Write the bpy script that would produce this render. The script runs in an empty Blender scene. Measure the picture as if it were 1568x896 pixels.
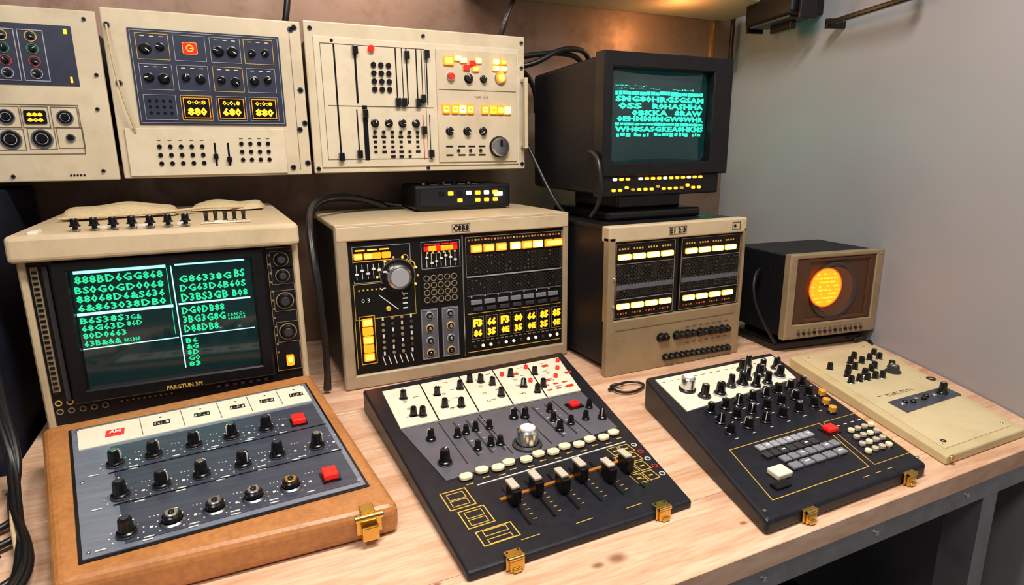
import bpy, bmesh, random, math
from math import sin, cos, radians, pi
from mathutils import Vector as V, Matrix
rnd = random.Random(11)
bpy.context.scene.view_settings.view_transform = 'Standard'

# ---------------------------------------------------------------- materials
def mat(name, col, rough=.5, metal=0., em=None, es=0., var=0., scale=40., bump=0., coat=0., stretch=None, spec=None, grime=0.):
    m = bpy.data.materials.new(name); m.use_nodes = True
    nt = m.node_tree; b = nt.nodes['Principled BSDF']
    b.inputs['Base Color'].default_value = (*col, 1)
    b.inputs['Roughness'].default_value = rough
    b.inputs['Metallic'].default_value = metal
    if coat: b.inputs['Coat Weight'].default_value = coat
    if spec is not None: b.inputs['Specular IOR Level'].default_value = spec
    if em is not None:
        b.inputs['Emission Color'].default_value = (*em, 1)
        b.inputs['Emission Strength'].default_value = es
    if var or bump:
        tc = nt.nodes.new('ShaderNodeTexCoord'); mp = nt.nodes.new('ShaderNodeMapping')
        if stretch: mp.inputs['Scale'].default_value = stretch
        nt.links.new(tc.outputs['Object'], mp.inputs[0])
        n = nt.nodes.new('ShaderNodeTexNoise'); n.inputs['Scale'].default_value = scale
        n.inputs['Detail'].default_value = 6
        nt.links.new(mp.outputs[0], n.inputs[0])
        if var:
            r = nt.nodes.new('ShaderNodeValToRGB')
            r.color_ramp.elements[0].position = .3; r.color_ramp.elements[1].position = .7
            r.color_ramp.elements[0].color = (*[c*(1-var) for c in col], 1)
            r.color_ramp.elements[1].color = (*[min(1, c*(1+var)) for c in col], 1)
            nt.links.new(n.outputs[0], r.inputs[0]); out = r.outputs[0]
            if grime:
                g = nt.nodes.new('ShaderNodeTexNoise'); g.inputs['Scale'].default_value = 11; g.inputs['Detail'].default_value = 12; g.inputs['Roughness'].default_value = .72
                nt.links.new(mp.outputs[0], g.inputs[0])
                gr = nt.nodes.new('ShaderNodeValToRGB'); gr.color_ramp.elements[0].position = .36; gr.color_ramp.elements[1].position = .52
                gr.color_ramp.elements[0].color = (1-grime, 1-grime*1.15, 1-grime*1.4, 1); gr.color_ramp.elements[1].color = (1, 1, 1, 1)
                nt.links.new(g.outputs[0], gr.inputs[0])
                mx = nt.nodes.new('ShaderNodeMixRGB'); mx.blend_type = 'MULTIPLY'; mx.inputs[0].default_value = 1
                nt.links.new(out, mx.inputs[1]); nt.links.new(gr.outputs[0], mx.inputs[2]); out = mx.outputs[0]
                rr = nt.nodes.new('ShaderNodeMapRange'); rr.inputs['From Min'].default_value = .3; rr.inputs['From Max'].default_value = .7
                rr.inputs['To Min'].default_value = rough+.14; rr.inputs['To Max'].default_value = rough-.06
                nt.links.new(g.outputs[0], rr.inputs['Value']); nt.links.new(rr.outputs[0], b.inputs['Roughness'])
            nt.links.new(out, b.inputs['Base Color'])
        if bump:
            bp = nt.nodes.new('ShaderNodeBump'); bp.inputs['Strength'].default_value = bump
            bp.inputs['Distance'].default_value = .002
            nt.links.new(n.outputs[0], bp.inputs['Height']); nt.links.new(bp.outputs[0], b.inputs['Normal'])
    return m

CREAM = mat('cream_enamel', (.57, .45, .285), .40, var=.06, scale=14, bump=.03, grime=.13)
FRAMEM = mat('shaded_tan_enamel', (.37, .285, .185), .40, var=.08, scale=14, bump=.03, grime=.16)  # rack frame tan, with the shade on its front mixed into the colour
PANEL = mat('beige_panel_paint', (.62, .525, .37), .40, var=.07, scale=9, bump=.03, grime=.12)
PANEL2 = mat('beige_plate', (.67, .58, .425), .38, var=.05, scale=12, grime=.10)
TAN = mat('tan_metal', (.35, .265, .155), .36, .35, var=.08, scale=10, grime=.15)
WHITE = mat('ivory_plate', (.82, .745, .59), .38, var=.04, scale=20, grime=.08)
OFFW = mat('white_plastic', (.8, .78, .72), .35)
BLACK = mat('black_case_paint', (.009, .010, .016), .42, var=.25, scale=60, bump=.08, spec=.35)
BODY = mat('dark_cabinet_paint', (.006, .006, .008), .5, var=.3, scale=90, bump=.15, spec=.25)
BEZ = mat('black_bezel', (.006, .006, .007), .38, var=.2, scale=60, spec=.3)
BLK = mat('black_plastic', (.004, .004, .005), .25, spec=.45)
NAVY = mat('navy_module_panel', (.028, .034, .064), .38, .2, var=.15, scale=30)
SLATE = mat('slate_metal', (.27, .31, .40), .30, .5, var=.12, scale=8, stretch=(1, 12, 1), grime=.1)
SLATED = mat('dark_slate_plate', (.085, .10, .145), .30, .5, var=.15, scale=8, stretch=(1, 12, 1), grime=.1)
GREY = mat('grey_panel', (.12, .12, .15), .38, .2, var=.1, scale=20, grime=.1)
KEYG = mat('grey_key', (.19, .20, .23), .35)
KEYL = mat('silver_key', (.42, .43, .46), .35, .3)
DKG = mat('dark_grey', (.030, .030, .034), .45)
MESHM = mat('module_black', (.006, .0055, .005), .5, var=.5, scale=300, bump=.25, spec=.2)
CHROME = mat('brushed_chrome', (.62, .62, .62), .22, 1., var=.1, scale=60)
GOLD = mat('brass', (.75, .48, .12), .25, 1., var=.1, scale=50)
GOLDP = mat('gold_print', (.72, .45, .08), .4, .1)
WPR = mat('white_print', (.75, .75, .70), .5)
LINE = mat('engraved_line', (.12, .09, .06), .6)
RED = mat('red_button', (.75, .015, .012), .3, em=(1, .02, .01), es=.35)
REDP = mat('red_plastic', (.6, .04, .015), .35)
ORANGE = mat('orange_lit', (.9, .25, .01), .3, em=(1., .18, .004), es=2.1)
AMBER = mat('amber_lit', (.9, .5, .1), .3, em=(1., .46, .055), es=2.6)
YELLOW = mat('yellow_segments', (.9, .45, .03), .3, em=(1., .35, .010), es=1.7)
WARMW = mat('warm_white_lit', (1, .85, .6), .3, em=(1., .72, .36), es=2.6)
DOTW = mat('small_white_lit', (1, .9, .7), .3, em=(1., .8, .5), es=.9)
AMBC = mat('amber_core', (.9, .5, .1), .3, em=(1., .42, .05), es=3.0)
WARMC = mat('warm_white_core', (1, .85, .6), .3, em=(1., .74, .40), es=3.8)
SCOPE = mat('scope_trace', (.9, .4, .03), .3, em=(1., .33, .015), es=2.0)
GREEN = mat('green_phosphor', (.01, .2, .09), .4, em=(.015, .70, .29), es=1.1)
TEAL = mat('teal_phosphor', (.01, .3, .22), .4, em=(.03, .84, .52), es=1.15)
ICE = mat('pale_screen_line', (.3, .5, .5), .4, em=(.42, .92, .88), es=1.1)
GLASS = mat('crt_glass', (.004, .010, .011), .10, em=(.0, .05, .05), es=.22, coat=.4)
GLASS2 = mat('crt_glass_teal', (.005, .015, .016), .10, em=(.0, .055, .055), es=.28, coat=.4)
AMBG = mat('amber_tube_glass', (.05, .02, .008), .12, em=(.16, .03, .004), es=.4, coat=.4)
ORANGED = mat('orange_ring', (.4, .12, .01), .4, em=(1, .12, .01), es=.7)
LEATHER = mat('tan_leather', (.45, .185, .055), .34, var=.14, scale=120, bump=.22, coat=.2, grime=.18)
CABLE = mat('black_rubber', (.005, .005, .006), .4)
CLOTH = mat('canvas', (.54, .42, .24), .8, var=.15, scale=200, bump=.3)
WALLG = mat('grey_wall_paint', (.365, .355, .38), .5, var=.03, scale=3, bump=.02)
BOARD = mat('bronze_backboard', (.29, .185, .135), .42, .5, var=.15, scale=4, grime=.2)
FLOORM = mat('floor_vinyl', (.22, .22, .23), .5, var=.1, scale=5)
CEILM = mat('ceiling_paint', (.6, .58, .55), .8, var=.02, scale=5)
ALU = mat('aluminium_strip', (.36, .36, .38), .38, .8, var=.08, scale=30, grime=.15)
SHELFM = mat('shelf_wood', (.42, .28, .17), .5, var=.12, scale=20, stretch=(1, 10, 10))
NAVYD = mat('dark_navy_cabinet', (.009, .012, .025), .5, var=.2, scale=30)
TANL = mat('dim_tan_print', (.27, .20, .11), .5)
MESHR = mat('module_ring', (.030, .026, .020), .45, spec=.2)
TANF = mat('bronze_tan_frame', (.36, .26, .155), .4, .3, var=.08, scale=30, grime=.12)
AMBD = mat('dark_amber_mask', (.07, .028, .010), .4)
GLSD = mat('tube_rim', (.05, .035, .028), .2)
IVORYB = mat('ivory_button', (.86, .70, .44), .35, em=(1, .70, .34), es=.18)
IVS = mat('ivory_slider', (.52, .46, .36), .4)
ORWOOD = mat('copper_rail', (.62, .25, .05), .3, .5)
PANELD = mat('cream_case', (.58, .48, .27), .40, var=.05, scale=12, grime=.12)
PANELE = mat('cream_faceplate', (.62, .52, .31), .38, var=.04, scale=10, grime=.10)
AMBK = mat('amber_plastic_cap', (.75, .33, .03), .3)

def wood():
    m = bpy.data.materials.new('pine_wood'); m.use_nodes = True; nt = m.node_tree; N = nt.nodes; L = nt.links
    b = N['Principled BSDF']; b.inputs['Roughness'].default_value = .38
    tc = N.new('ShaderNodeTexCoord')
    mp = N.new('ShaderNodeMapping'); mp.inputs['Scale'].default_value = (1.0, 9.0, 3.0)
    mp.inputs['Rotation'].default_value = (0, 0, radians(3))
    L.new(tc.outputs['Object'], mp.inputs[0])
    n1 = N.new('ShaderNodeTexNoise'); n1.inputs['Scale'].default_value = 3.2; n1.inputs['Detail'].default_value = 8
    n1.inputs['Distortion'].default_value = .8
    L.new(mp.outputs[0], n1.inputs[0])
    r1 = N.new('ShaderNodeValToRGB'); e = r1.color_ramp.elements
    e[0].position = .28; e[0].color = (.56, .31, .185, 1); e[1].position = .72; e[1].color = (.80, .56, .40, 1)
    x = e.new(.5); x.color = (.71, .455, .305, 1)
    L.new(n1.outputs[0], r1.inputs[0])
    w = N.new('ShaderNodeTexNoise'); w.inputs['Scale'].default_value = 22; w.inputs['Detail'].default_value = 3
    L.new(mp.outputs[0], w.inputs[0])
    rw = N.new('ShaderNodeValToRGB'); rw.color_ramp.elements[0].position = .35; rw.color_ramp.elements[0].color = (.84, .79, .75, 1)
    rw.color_ramp.elements[1].position = .6; rw.color_ramp.elements[1].color = (1, 1, 1, 1)
    L.new(w.outputs[0], rw.inputs[0])
    mx = N.new('ShaderNodeMixRGB'); mx.blend_type = 'MULTIPLY'; mx.inputs[0].default_value = 1
    L.new(r1.outputs[0], mx.inputs[1]); L.new(rw.outputs[0], mx.inputs[2])
    prev = mx.outputs[0]
    for kx, ky, kr in ((.437, .601, .022), (.405, .60, .014), (.655, .585, .009), (-.05, .66, .012), (1.22, .60, .010), (.195, .66, .008)):
        vm = N.new('ShaderNodeVectorMath'); vm.operation = 'SUBTRACT'; vm.inputs[1].default_value = (kx, ky, .75)
        L.new(tc.outputs['Object'], vm.inputs[0])
        sc = N.new('ShaderNodeVectorMath'); sc.operation = 'MULTIPLY'; sc.inputs[1].default_value = (1, 1.7, 1)
        L.new(vm.outputs[0], sc.inputs[0])
        ln = N.new('ShaderNodeVectorMath'); ln.operation = 'LENGTH'; L.new(sc.outputs[0], ln.inputs[0])
        rr = N.new('ShaderNodeMapRange'); rr.inputs['From Min'].default_value = kr*.3; rr.inputs['From Max'].default_value = kr
        rr.inputs['To Min'].default_value = .85; rr.inputs['To Max'].default_value = 0
        L.new(ln.outputs['Value'], rr.inputs['Value'])
        m2 = N.new('ShaderNodeMixRGB'); m2.inputs[2].default_value = (.20, .075, .03, 1)
        L.new(rr.outputs[0], m2.inputs[0]); L.new(prev, m2.inputs[1]); prev = m2.outputs[0]
    L.new(prev, b.inputs['Base Color'])
    bp = N.new('ShaderNodeBump'); bp.inputs['Strength'].default_value = .06; L.new(w.outputs[0], bp.inputs['Height'])
    L.new(bp.outputs[0], b.inputs['Normal'])
    return m
WOOD = wood()

# ---------------------------------------------------------------- builder
class Bld:
    def __init__(s, name): s.n = name; s.v = []; s.f = []; s.m = []; s.s = []; s.mats = []
    def mi(s, m):
        if m not in s.mats: s.mats.append(m)
        return s.mats.index(m)
    def add(s, vs, fs, m, smooth=False, M=None):
        o = len(s.v)
        if M is not None: vs = [M @ V(v) for v in vs]
        s.v += [tuple(v) for v in vs]; k = s.mi(m)
        for f in fs: s.f.append([o+i for i in f]); s.m.append(k); s.s.append(smooth)
    def hexa(s, p, m, bev=0, seg=3):
        fs = [(3, 2, 1, 0), (4, 5, 6, 7), (0, 1, 5, 4), (1, 2, 6, 5), (2, 3, 7, 6), (3, 0, 4, 7)]
        if bev <= 0: s.add(p, fs, m); return
        bm = bmesh.new(); vv = [bm.verts.new(V(q)) for q in p]
        for f in fs: bm.faces.new([vv[i] for i in f])
        bmesh.ops.bevel(bm, geom=list(bm.edges), offset=bev, segments=seg, affect='EDGES', profile=.5)
        bmesh.ops.recalc_face_normals(bm, faces=bm.faces)
        bm.verts.index_update()
        s.add([v.co.copy() for v in bm.verts], [[v.index for v in f.verts] for f in bm.faces], m); bm.free()
    def box(s, x0, x1, y0, y1, z0, z1, m, bev=0, M=None, seg=3):
        p = [V(q) for q in ((x0, y0, z0), (x1, y0, z0), (x1, y1, z0), (x0, y1, z0), (x0, y0, z1), (x1, y0, z1), (x1, y1, z1), (x0, y1, z1))]
        if M is not None: p = [M @ q for q in p]
        s.hexa(p, m, bev, seg)
    def rect(s, M, w, h, m, t=.0012, bev=0): s.box(-w/2, w/2, -h/2, h/2, 0, t, m, bev, M)
    def _rr(s, M, w, h, r, m, t=.002, k=4):
        pts = []
        for cx, cy, a0 in ((w/2-r, h/2-r, 0), (-w/2+r, h/2-r, 90), (-w/2+r, -h/2+r, 180), (w/2-r, -h/2+r, 270)):
            for i in range(k+1):
                a = radians(a0+90*i/k); pts.append((cx+r*cos(a), cy+r*sin(a)))
        s.prism(pts, M, t, m)
    def rrect(s, M, w, h, r, m, t=.002, k=4):
        # lit caps get a coloured lens plus a hotter lamp core
        if m is AMBER:
            s._rr(M, w, h, r, ORANGE, t, k); s._rr(M @ Matrix.Translation((0, 0, t)), w*.78, h*.68, r*.6, AMBC, .0004, k)
        elif m is WARMW:
            s._rr(M, w, h, r, AMBC, t, k); s._rr(M @ Matrix.Translation((0, 0, t)), w*.84, h*.74, r*.6, WARMC, .0004, k)
        else: s._rr(M, w, h, r, m, t, k)
    def prism(s, pts, M, t, m):
        n = len(pts)
        s.add([(x, y, 0) for x, y in pts]+[(x, y, t) for x, y in pts],
              [list(range(n, 2*n))]+[(i, (i+1) % n, n+(i+1) % n, n+i) for i in range(n)], m, M=M)
    def prof(s, M, pr, m, seg=20, a0=0, a1=360):
        for (r0, z0), (r1, z1) in zip(pr, pr[1:]):
            vs = []; full = (a1-a0) >= 360; c = seg if full else seg+1
            for r, z in ((r0, z0), (r1, z1)):
                for i in range(c):
                    a = radians(a0+(a1-a0)*i/seg); vs.append((r*cos(a), r*sin(a), z))
            fs = [(i, (i+1) % c, c+(i+1) % c, c+i) for i in range(seg)]
            s.add(vs, fs, m, abs(z1-z0) > 1e-6, M)
    def cyl(s, M, r, h, m, r2=None, seg=18):
        r2 = r if r2 is None else r2; e = min(r2*.15, h*.3)
        s.prof(M, [(r, 0), (r2, h-e), (r2-e, h)], m, seg)
        s.add([((r2-e)*cos(2*pi*i/seg), (r2-e)*sin(2*pi*i/seg), h) for i in range(seg)], [list(range(seg))], m, M=M)
    def ring(s, M, r0, r1, m, z=.0012, seg=22, a0=0, a1=360):
        s.prof(M, [(r1, 0), (r1, z), (r0, z), (r0, 0)], m, seg, a0, a1)
    def outline(s, M, w, h, lw, m, t=.0012):
        for dx, dy, a, b in ((0, h/2, w, lw), (0, -h/2, w, lw), (w/2, 0, lw, h), (-w/2, 0, lw, h)):
            s.rect(M @ Matrix.Translation((dx, dy, 0)), a+(lw if b == lw and a == w else 0), b, m, t)
    def frame(s, M, w, h, iw, ih, d, m, t=.0, ox=0, oy=0, rec=.012):
        def R(a, b, z, x=0, y=0): return [(x-a/2, y-b/2, z), (x+a/2, y-b/2, z), (x+a/2, y+b/2, z), (x-a/2, y+b/2, z)]
        c = min(.003, d*.4 if d > 0 else .003)
        rings = [R(w, h, 0), R(w, h, d-c), R(w-2*c, h-2*c, d), R(iw+2*c, ih+2*c, d, ox, oy), R(iw, ih, d-c, ox, oy), R(iw-.004, ih-.004, d-rec, ox, oy)]
        vs = sum(rings, []); fs = []
        for k in range(5):
            for i in range(4): fs.append((4*k+i, 4*k+(i+1) % 4, 4*k+4+(i+1) % 4, 4*k+4+i))
        s.add(vs, fs, m, M=M)
    def knob(s, M, r, h, m=None, cap=None, ptr=True, ang=None, skirt=True, fl=True):
        m = m or BLK; ang = rnd.uniform(-140, 140) if ang is None else ang
        if skirt: s.prof(M, [(r*1.3, 0), (r*1.25, h*.14), (r*1.02, h*.2)], m, 20)
        seg = 24
        rr = lambda i, k: r*k*(1-.07*(i % 2) if fl else 1)
        vs = [(rr(i, 1)*cos(2*pi*i/seg), rr(i, 1)*sin(2*pi*i/seg), h*.14) for i in range(seg)]
        vs += [(rr(i, .86)*cos(2*pi*i/seg), rr(i, .86)*sin(2*pi*i/seg), h*.9) for i in range(seg)]
        vs += [(rr(i, .74)*cos(2*pi*i/seg), rr(i, .74)*sin(2*pi*i/seg), h) for i in range(seg)]
        s.add(vs, [(i, (i+1) % seg, seg+(i+1) % seg, seg+i) for i in range(seg)]+[(seg+i, seg+(i+1) % seg, 2*seg+(i+1) % seg, 2*seg+i) for i in range(seg)]+[list(range(2*seg, 3*seg))], m, M=M)
        if cap: s.cyl(M @ Matrix.Translation((0, 0, h)), r*.58, h*.05, cap)
        if ptr:
            R = M @ Matrix.Rotation(radians(ang), 4, 'Z')
            s.box(-r*.09, r*.09, r*.1, r*.8, h*.95, h*1.04, WPR, 0, R)
            s.box(-r*.09, r*.09, r*.80, r*.98, h*.3, h*.92, WPR, 0, R)
    def line(s, F, a, b, w, m, t=.0012):
        pa = F(*a).translation; pb = F(*b).translation; M = F(*a); n = M.col[2].to_3d(); d = (pb-pa); q = n.cross(d).normalized()*w/2
        vs = [pa-q, pb-q, pb+q, pa+q]; s.hexa(vs+[v+n*t for v in vs], m)
    def quadplate(s, F, pts, t, m, bev=0):
        n = F(*pts[0]).col[2].to_3d(); ps = [F(*p).translation for p in pts]
        s.hexa(ps+[p+n*t for p in ps], m, bev)
    def text(s, M, body, size, m, fit=None, fat=0., bulge=None, z=.0014, ls=1.0, cs=1.0):
        c = bpy.data.curves.new('t', 'FONT'); c.body = body; c.size = size; c.align_x = 'CENTER'; c.align_y = 'CENTER'
        c.offset = fat; c.resolution_u = 1; c.space_line = ls; c.space_character = cs
        o = bpy.data.objects.new('t', c); me = bpy.data.meshes.new_from_object(o)
        vs = [v.co.copy() for v in me.vertices]; fs = [list(p.vertices) for p in me.polygons]
        if fit and vs:
            x0 = min(v.x for v in vs); x1 = max(v.x for v in vs); y0 = min(v.y for v in vs); y1 = max(v.y for v in vs)
            for v in vs: v.x = ((v.x-x0)/(x1-x0)-.5)*fit[0]; v.y = ((v.y-y0)/(y1-y0)-.5)*fit[1]
        for v in vs: v.z = z+(bulge(v) if bulge else 0)
        s.add(vs, fs, m, M=M)
        bpy.data.objects.remove(o); bpy.data.curves.remove(c); bpy.data.meshes.remove(me)
    def done(s):
        me = bpy.data.meshes.new(s.n); me.from_pydata(s.v, [], s.f)
        for m in s.mats: me.materials.append(m)
        me.polygons.foreach_set('material_index', s.m); me.polygons.foreach_set('use_smooth', s.s); me.update()
        o = bpy.data.objects.new(s.n, me); bpy.context.collection.objects.link(o); return o

def FY(Y):
    def F(x, z, off=0.):
        return Matrix(((1, 0, 0, x), (0, 0, -1, Y-off), (0, 1, 0, z), (0, 0, 0, 1)))
    return F
def plane(A, B, D):
    A, B, D = map(V, (A, B, D)); n = (B-A).cross(A-D).normalized()
    return A, (n if n.z > 0 else -n)
def FP(A, B, C, D, base=0.):
    a, n = plane(A, B, D); A, B, C, D = map(V, (A, B, C, D))
    ex = ((B-A).normalized()+(C-D).normalized()).normalized(); ex = (ex-n*ex.dot(n)).normalized(); ey = n.cross(ex)
    def F(x, y, off=0.):
        z = A.z-((x-A.x)*n.x+(y-A.y)*n.y)/n.z
        p = V((x, y, z))+n*(off+base)
        M = Matrix.Identity(4)
        for i in range(3): M[i][0] = ex[i]; M[i][1] = ey[i]; M[i][2] = n[i]; M[i][3] = p[i]
        return M
    return F
def lerp(a, b, t): return tuple(a[i]+(b[i]-a[i])*t for i in range(len(a)))
def bil(TL, TR, BR, BL, u, v): return lerp(lerp(TL, TR, u), lerp(BL, BR, u), v)
T = Matrix.Translation
def cable(name, splines, r, m=None):
    c = bpy.data.curves.new(name, 'CURVE'); c.dimensions = '3D'; c.bevel_depth = r; c.bevel_resolution = 3; c.use_fill_caps = True
    for pts in splines:
        sp = c.splines.new('NURBS'); sp.points.add(len(pts)-1)
        for p, q in zip(sp.points, pts): p.co = (*q, 1)
        sp.order_u = 4; sp.use_endpoint_u = True; sp.resolution_u = 8
    o = bpy.data.objects.new(name, c); bpy.context.collection.objects.link(o); c.materials.append(m or CABLE); return o
def rtext(lines, n, chars='8B0GDS&6Q39'):
    return '\n'.join(''.join(rnd.choice(chars) for _ in range(n)) for _ in range(lines))

# ---------------------------------------------------------------- room
def simple(name, fn):
    b = Bld(name); fn(b); return b.done()
def wall_x(y):
    if y < .601: return 1.456+.50*(y-.601)
    return 1.456+.423*(y-.601)-.183*(y-.601)*(y-1.043)
CX1, CY1 = wall_x(1.86), 1.86
simple('floor', lambda b: b.box(-2.2, 3, -2, 2.1, -.05, 0, FLOORM))
simple('ceiling', lambda b: b.box(-2.2, 3, -2, 2.1, 2.6, 2.65, CEILM))
simple('wall_back', lambda b: b.box(-2.2, CX1+.1, CY1, CY1+.1, 0, 2.6, WALLG))
simple('wall_left', lambda b: b.box(-2.2, -2.1, -2, CY1, 0, 2.6, WALLG))
def wr(b):
    n = 40; vs = []; y0 = -.45
    for i in range(n+1):
        y = y0+(CY1-y0)*i/n; x = wall_x(y)
        vs += [(x, y, 0), (x, y, 2.6), (x+.12, y, 0), (x+.12, y, 2.6)]
    fs = [(4*i, 4*i+1, 4*i+5, 4*i+4) for i in range(n)]; fb = [(4*i+2, 4*i+6, 4*i+7, 4*i+3) for i in range(n)]
    b.add(vs, fs+fb, WALLG, True); b.add(vs[:4], [(0, 2, 3, 1)], WALLG)
simple('wall_right', wr)
def backboard(b):
    b.box(-1.6, 1.775, 1.84, 1.86, .0, 2.4, BOARD)
    b.box(1.68, 1.690, 1.834, 1.84, 1.2, 2.3, GOLD)
simple('trim_1', backboard)

# ---------------------------------------------------------------- desk
def desk(b):
    ys = [.525, .665, .86, 1.06, 1.26]
    def board(xl, y0, y1):
        ya, yb = y0+.0005, y1-.0005
        b.hexa([(xl, ya, .715), (wall_x(ya)-.004, ya, .715), (wall_x(yb)-.004, yb, .715), (xl, yb, .715),
                (xl, ya, .75), (wall_x(ya)-.004, ya, .75), (wall_x(yb)-.004, yb, .75), (xl, yb, .75)], WOOD, .001, 1)
    for a, c in zip(ys, ys[1:]): board(-.95, a, c)
    board(-.40, 1.26, 1.45); board(-.40, 1.45, 1.64); board(-.40, 1.64, 1.836)
    b.box(-.93, 1.40, .535, .56, .668, .715, ALU, .002)
    for x in (-.90, 1.215):
        b.box(x, x+.045, .537, .60, 0, .67, ALU, .002)
        b.box(x, x+.045, 1.15, 1.2, 0, .70, ALU, .002)
        b.box(x+.01, x+.035, .60, 1.15, .60, .64, ALU, .002)
    b.box(-.85, 1.21, .75, .765, .05, .70, BODY)
    b.box(-.85, 1.21, .60, 1.15, .20, .22, BODY)
    for k in range(8): b.cyl(FY(.535)(-.6+k*.25, .69), .005, .003, CHROME, seg=10)
simple('workbench', desk)
def sub(b):
    b.box(.55, .95, .61, .74, .221, .46, BLK, .006)
    F = FY(.61)
    b.rect(F(.75, .34), .36, .18, DKG)
    for i in range(6): b.knob(F(.62+i*.05, .38, .001), .009, .012)
    b.rect(F(.75, .30), .3, .02, GREY, .002)
simple('amplifier_unit', sub)
def cab(b):
    b.box(-1.0, -.42, 1.30, 1.82, 0.0, 1.235, NAVYD, .006)
    b.box(-.98, -.44, 1.292, 1.30, .80, 1.2, BODY, .003)
simple('storage_cabinet', cab)

# ---------------------------------------------------------------- upper wall panels
F16 = FY(1.60)
def plate(b, x0, x1, z0, z1, chassis=True):
    b.box(x0, x1, 1.60, 1.612, z0, z1, PANEL, .003)
    if chassis: b.box(x0+.02, x1-.02, 1.612, 1.838, z0+.03, z1-.02, BODY)
def screw(b, F, x, z, m=BLK, r=.0048):
    b.cyl(F(x, z), r*1.5, .0015, CHROME if m is BLK else m, seg=12); b.cyl(F(x, z, .0015), r, .004, m, seg=10)

def panel1(b):
    plate(b, -.78, -.211, 1.250, 1.597); F = F16
    b.rect(F(-.43, 1.505), .345, .118, NAVY, .002)
    for cx in (-.376, -.328, -.45, -.50):
        b.outline(F(cx, 1.503, .002), .042, .098, .0016, KEYL)
        for k in range(4):
            z = 1.540-k*.024
            b.ring(F(cx, z, .002), .009, .0105, [GOLDP, GREENP, REDP, KEYL][k], .0015); b.knob(F(cx, z, .002), .0058, .008, skirt=False)
    b.rect(F(-.268, 1.553, .002), .006, .010, YELLOW); b.rect(F(-.270, 1.458, .002), .004, .012, YELLOW)
    b.outline(F(-.41, 1.357), .285, .100, .0012, LINE)
    for cx, cz, k in ((-.393, 1.382, 0), (-.344, 1.382, 1), (-.293, 1.382, 0), (-.392, 1.337, 2), (-.339, 1.338, 2), (-.289, 1.340, 3)):
        b.outline(F(cx, cz), .046, .042, .001, LINE)
        if k == 1:
            b.rrect(F(cx, cz), .038, .027, .003, BLK, .003); b.text(F(cx, cz+.005, .003), '888', .01, YELLOW, fit=(.028, .008), fat=.0005); b.text(F(cx, cz-.006, .003), '808', .01, YELLOW, fit=(.028, .008), fat=.0005)
        elif k == 3: b.cyl(F(cx, cz), .009, .004, CHROME); b.cyl(F(cx, cz, .004), .006, .004, BLK)
        else:
            r = .013 if k == 0 else .0165
            b.ring(F(cx, cz), r, r*1.18, CHROME, .003); b.cyl(F(cx, cz), r, .004, BLK); b.ring(F(cx, cz, .004), r*.6, r*.68, KEYL, .001); b.cyl(F(cx, cz, .004), r*.42, .006, BLK)
    for k in range(5): b.cyl(F(-.30+k*.006, 1.262), .002, .002, BLK, seg=8)
    for x, z in ((-.232, 1.58), (-.225, 1.47), (-.24, 1.27), (-.40, 1.585), (-.40, 1.262), (-.233, 1.40)): screw(b, F, x, z, r=.003)
GREENP = mat('green_print', (.03, .30, .10), .5)
def panel2(b):
    plate(b, -.203, .198, 1.252, 1.607); F = F16
    b.rect(F(-.005, 1.469), .305, .200, NAVY, .003); b.outline(F(-.005, 1.469, .003), .297, .192, .001, KEYL)
    for i, cx in enumerate((-.113, -.041, .031, .101)):
        for j, cz in enumerate((1.533, 1.470, 1.406)):
            b.outline(F(cx, cz, .003), .062, .053, .0010, KEYL if (i+j) % 3 else GOLDP)
            if j == 2 and i > 0:
                b.rrect(F(cx, cz, .003), .056, .047, .004, BLK, .002)
                b.outline(F(cx, cz, .005), .052, .043, .0012, ORANGE)
                b.text(F(cx, cz-.008, .005), rnd.choice(['880', '808', '680']), .02, YELLOW, fit=(.040, .019), fat=.0009)
                b.text(F(cx, cz+.012, .005), '0:0:8', .02, YELLOW, fit=(.038, .010), fat=.0004)
            elif j == 2:
                for a in range(4):
                    for c in range(3): b.cyl(F(cx-.02+a*.0135, cz+.014-c*.013, .003), .0032, .002, BLK, seg=8)
            elif (i, j) == (1, 0):
                b.rrect(F(cx, cz, .003), .030, .026, .004, GOLDP, .002); b.rrect(F(cx, cz, .005), .027, .023, .004, RED, .001)
                b.ring(F(cx, cz, .006), .0050, .0080, ORANGE); b.rect(F(cx+.003, cz, .006), .007, .002, WPR)
            else:
                for dx in (-.015, .014):
                    r = rnd.choice((.008, .0095, .011)); z = cz+rnd.uniform(-.005, .004)
                    b.ring(F(cx+dx, z, .003), r, r*1.10, KEYL, .001); b.knob(F(cx+dx, z, .003), r*.88, .010)
                for a in range(3): b.rect(F(cx-.018+a*.018, cz+.021, .003), .008, .0015, WPR)
    b.box(-.189, .141, 1.594, 1.60, 1.257, 1.361, PANEL2, .0015)
    G = FY(1.594)
    for a in range(5):
        for c in range(3): b.cyl(G(-.126+a*.0215, 1.321-c*.0185), .0048, .004, BLK, seg=10)
        b.rect(G(-.126+a*.0215, 1.335), .007, .0015, LINE)
    for a in range(4):
        for c in range(3): b.cyl(G(.043+a*.0195, 1.327-c*.0185), .0048, .004, BLK, seg=10)
        b.rect(G(.043+a*.0195, 1.339), .008, .0015, LINE)
    for x in (-.014, .014):
        b.rect(G(x, 1.303), .004, .052, BLK); b.rect(G(x, 1.303+rnd.uniform(-.012, .012), .001), .010, .012, BLK, .008, .001)
    for x, z in ((-.193, 1.572), (-.17, 1.352), (-.14, 1.352), (.184, 1.593), (.176, 1.588), (.187, 1.452), (.178, 1.36), (.191, 1.375), (.19, 1.28), (-.186, 1.455), (.155, 1.27)): screw(b, F, x, z)
    b.rect(F(.172, 1.43), .001, .33, LINE)
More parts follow.
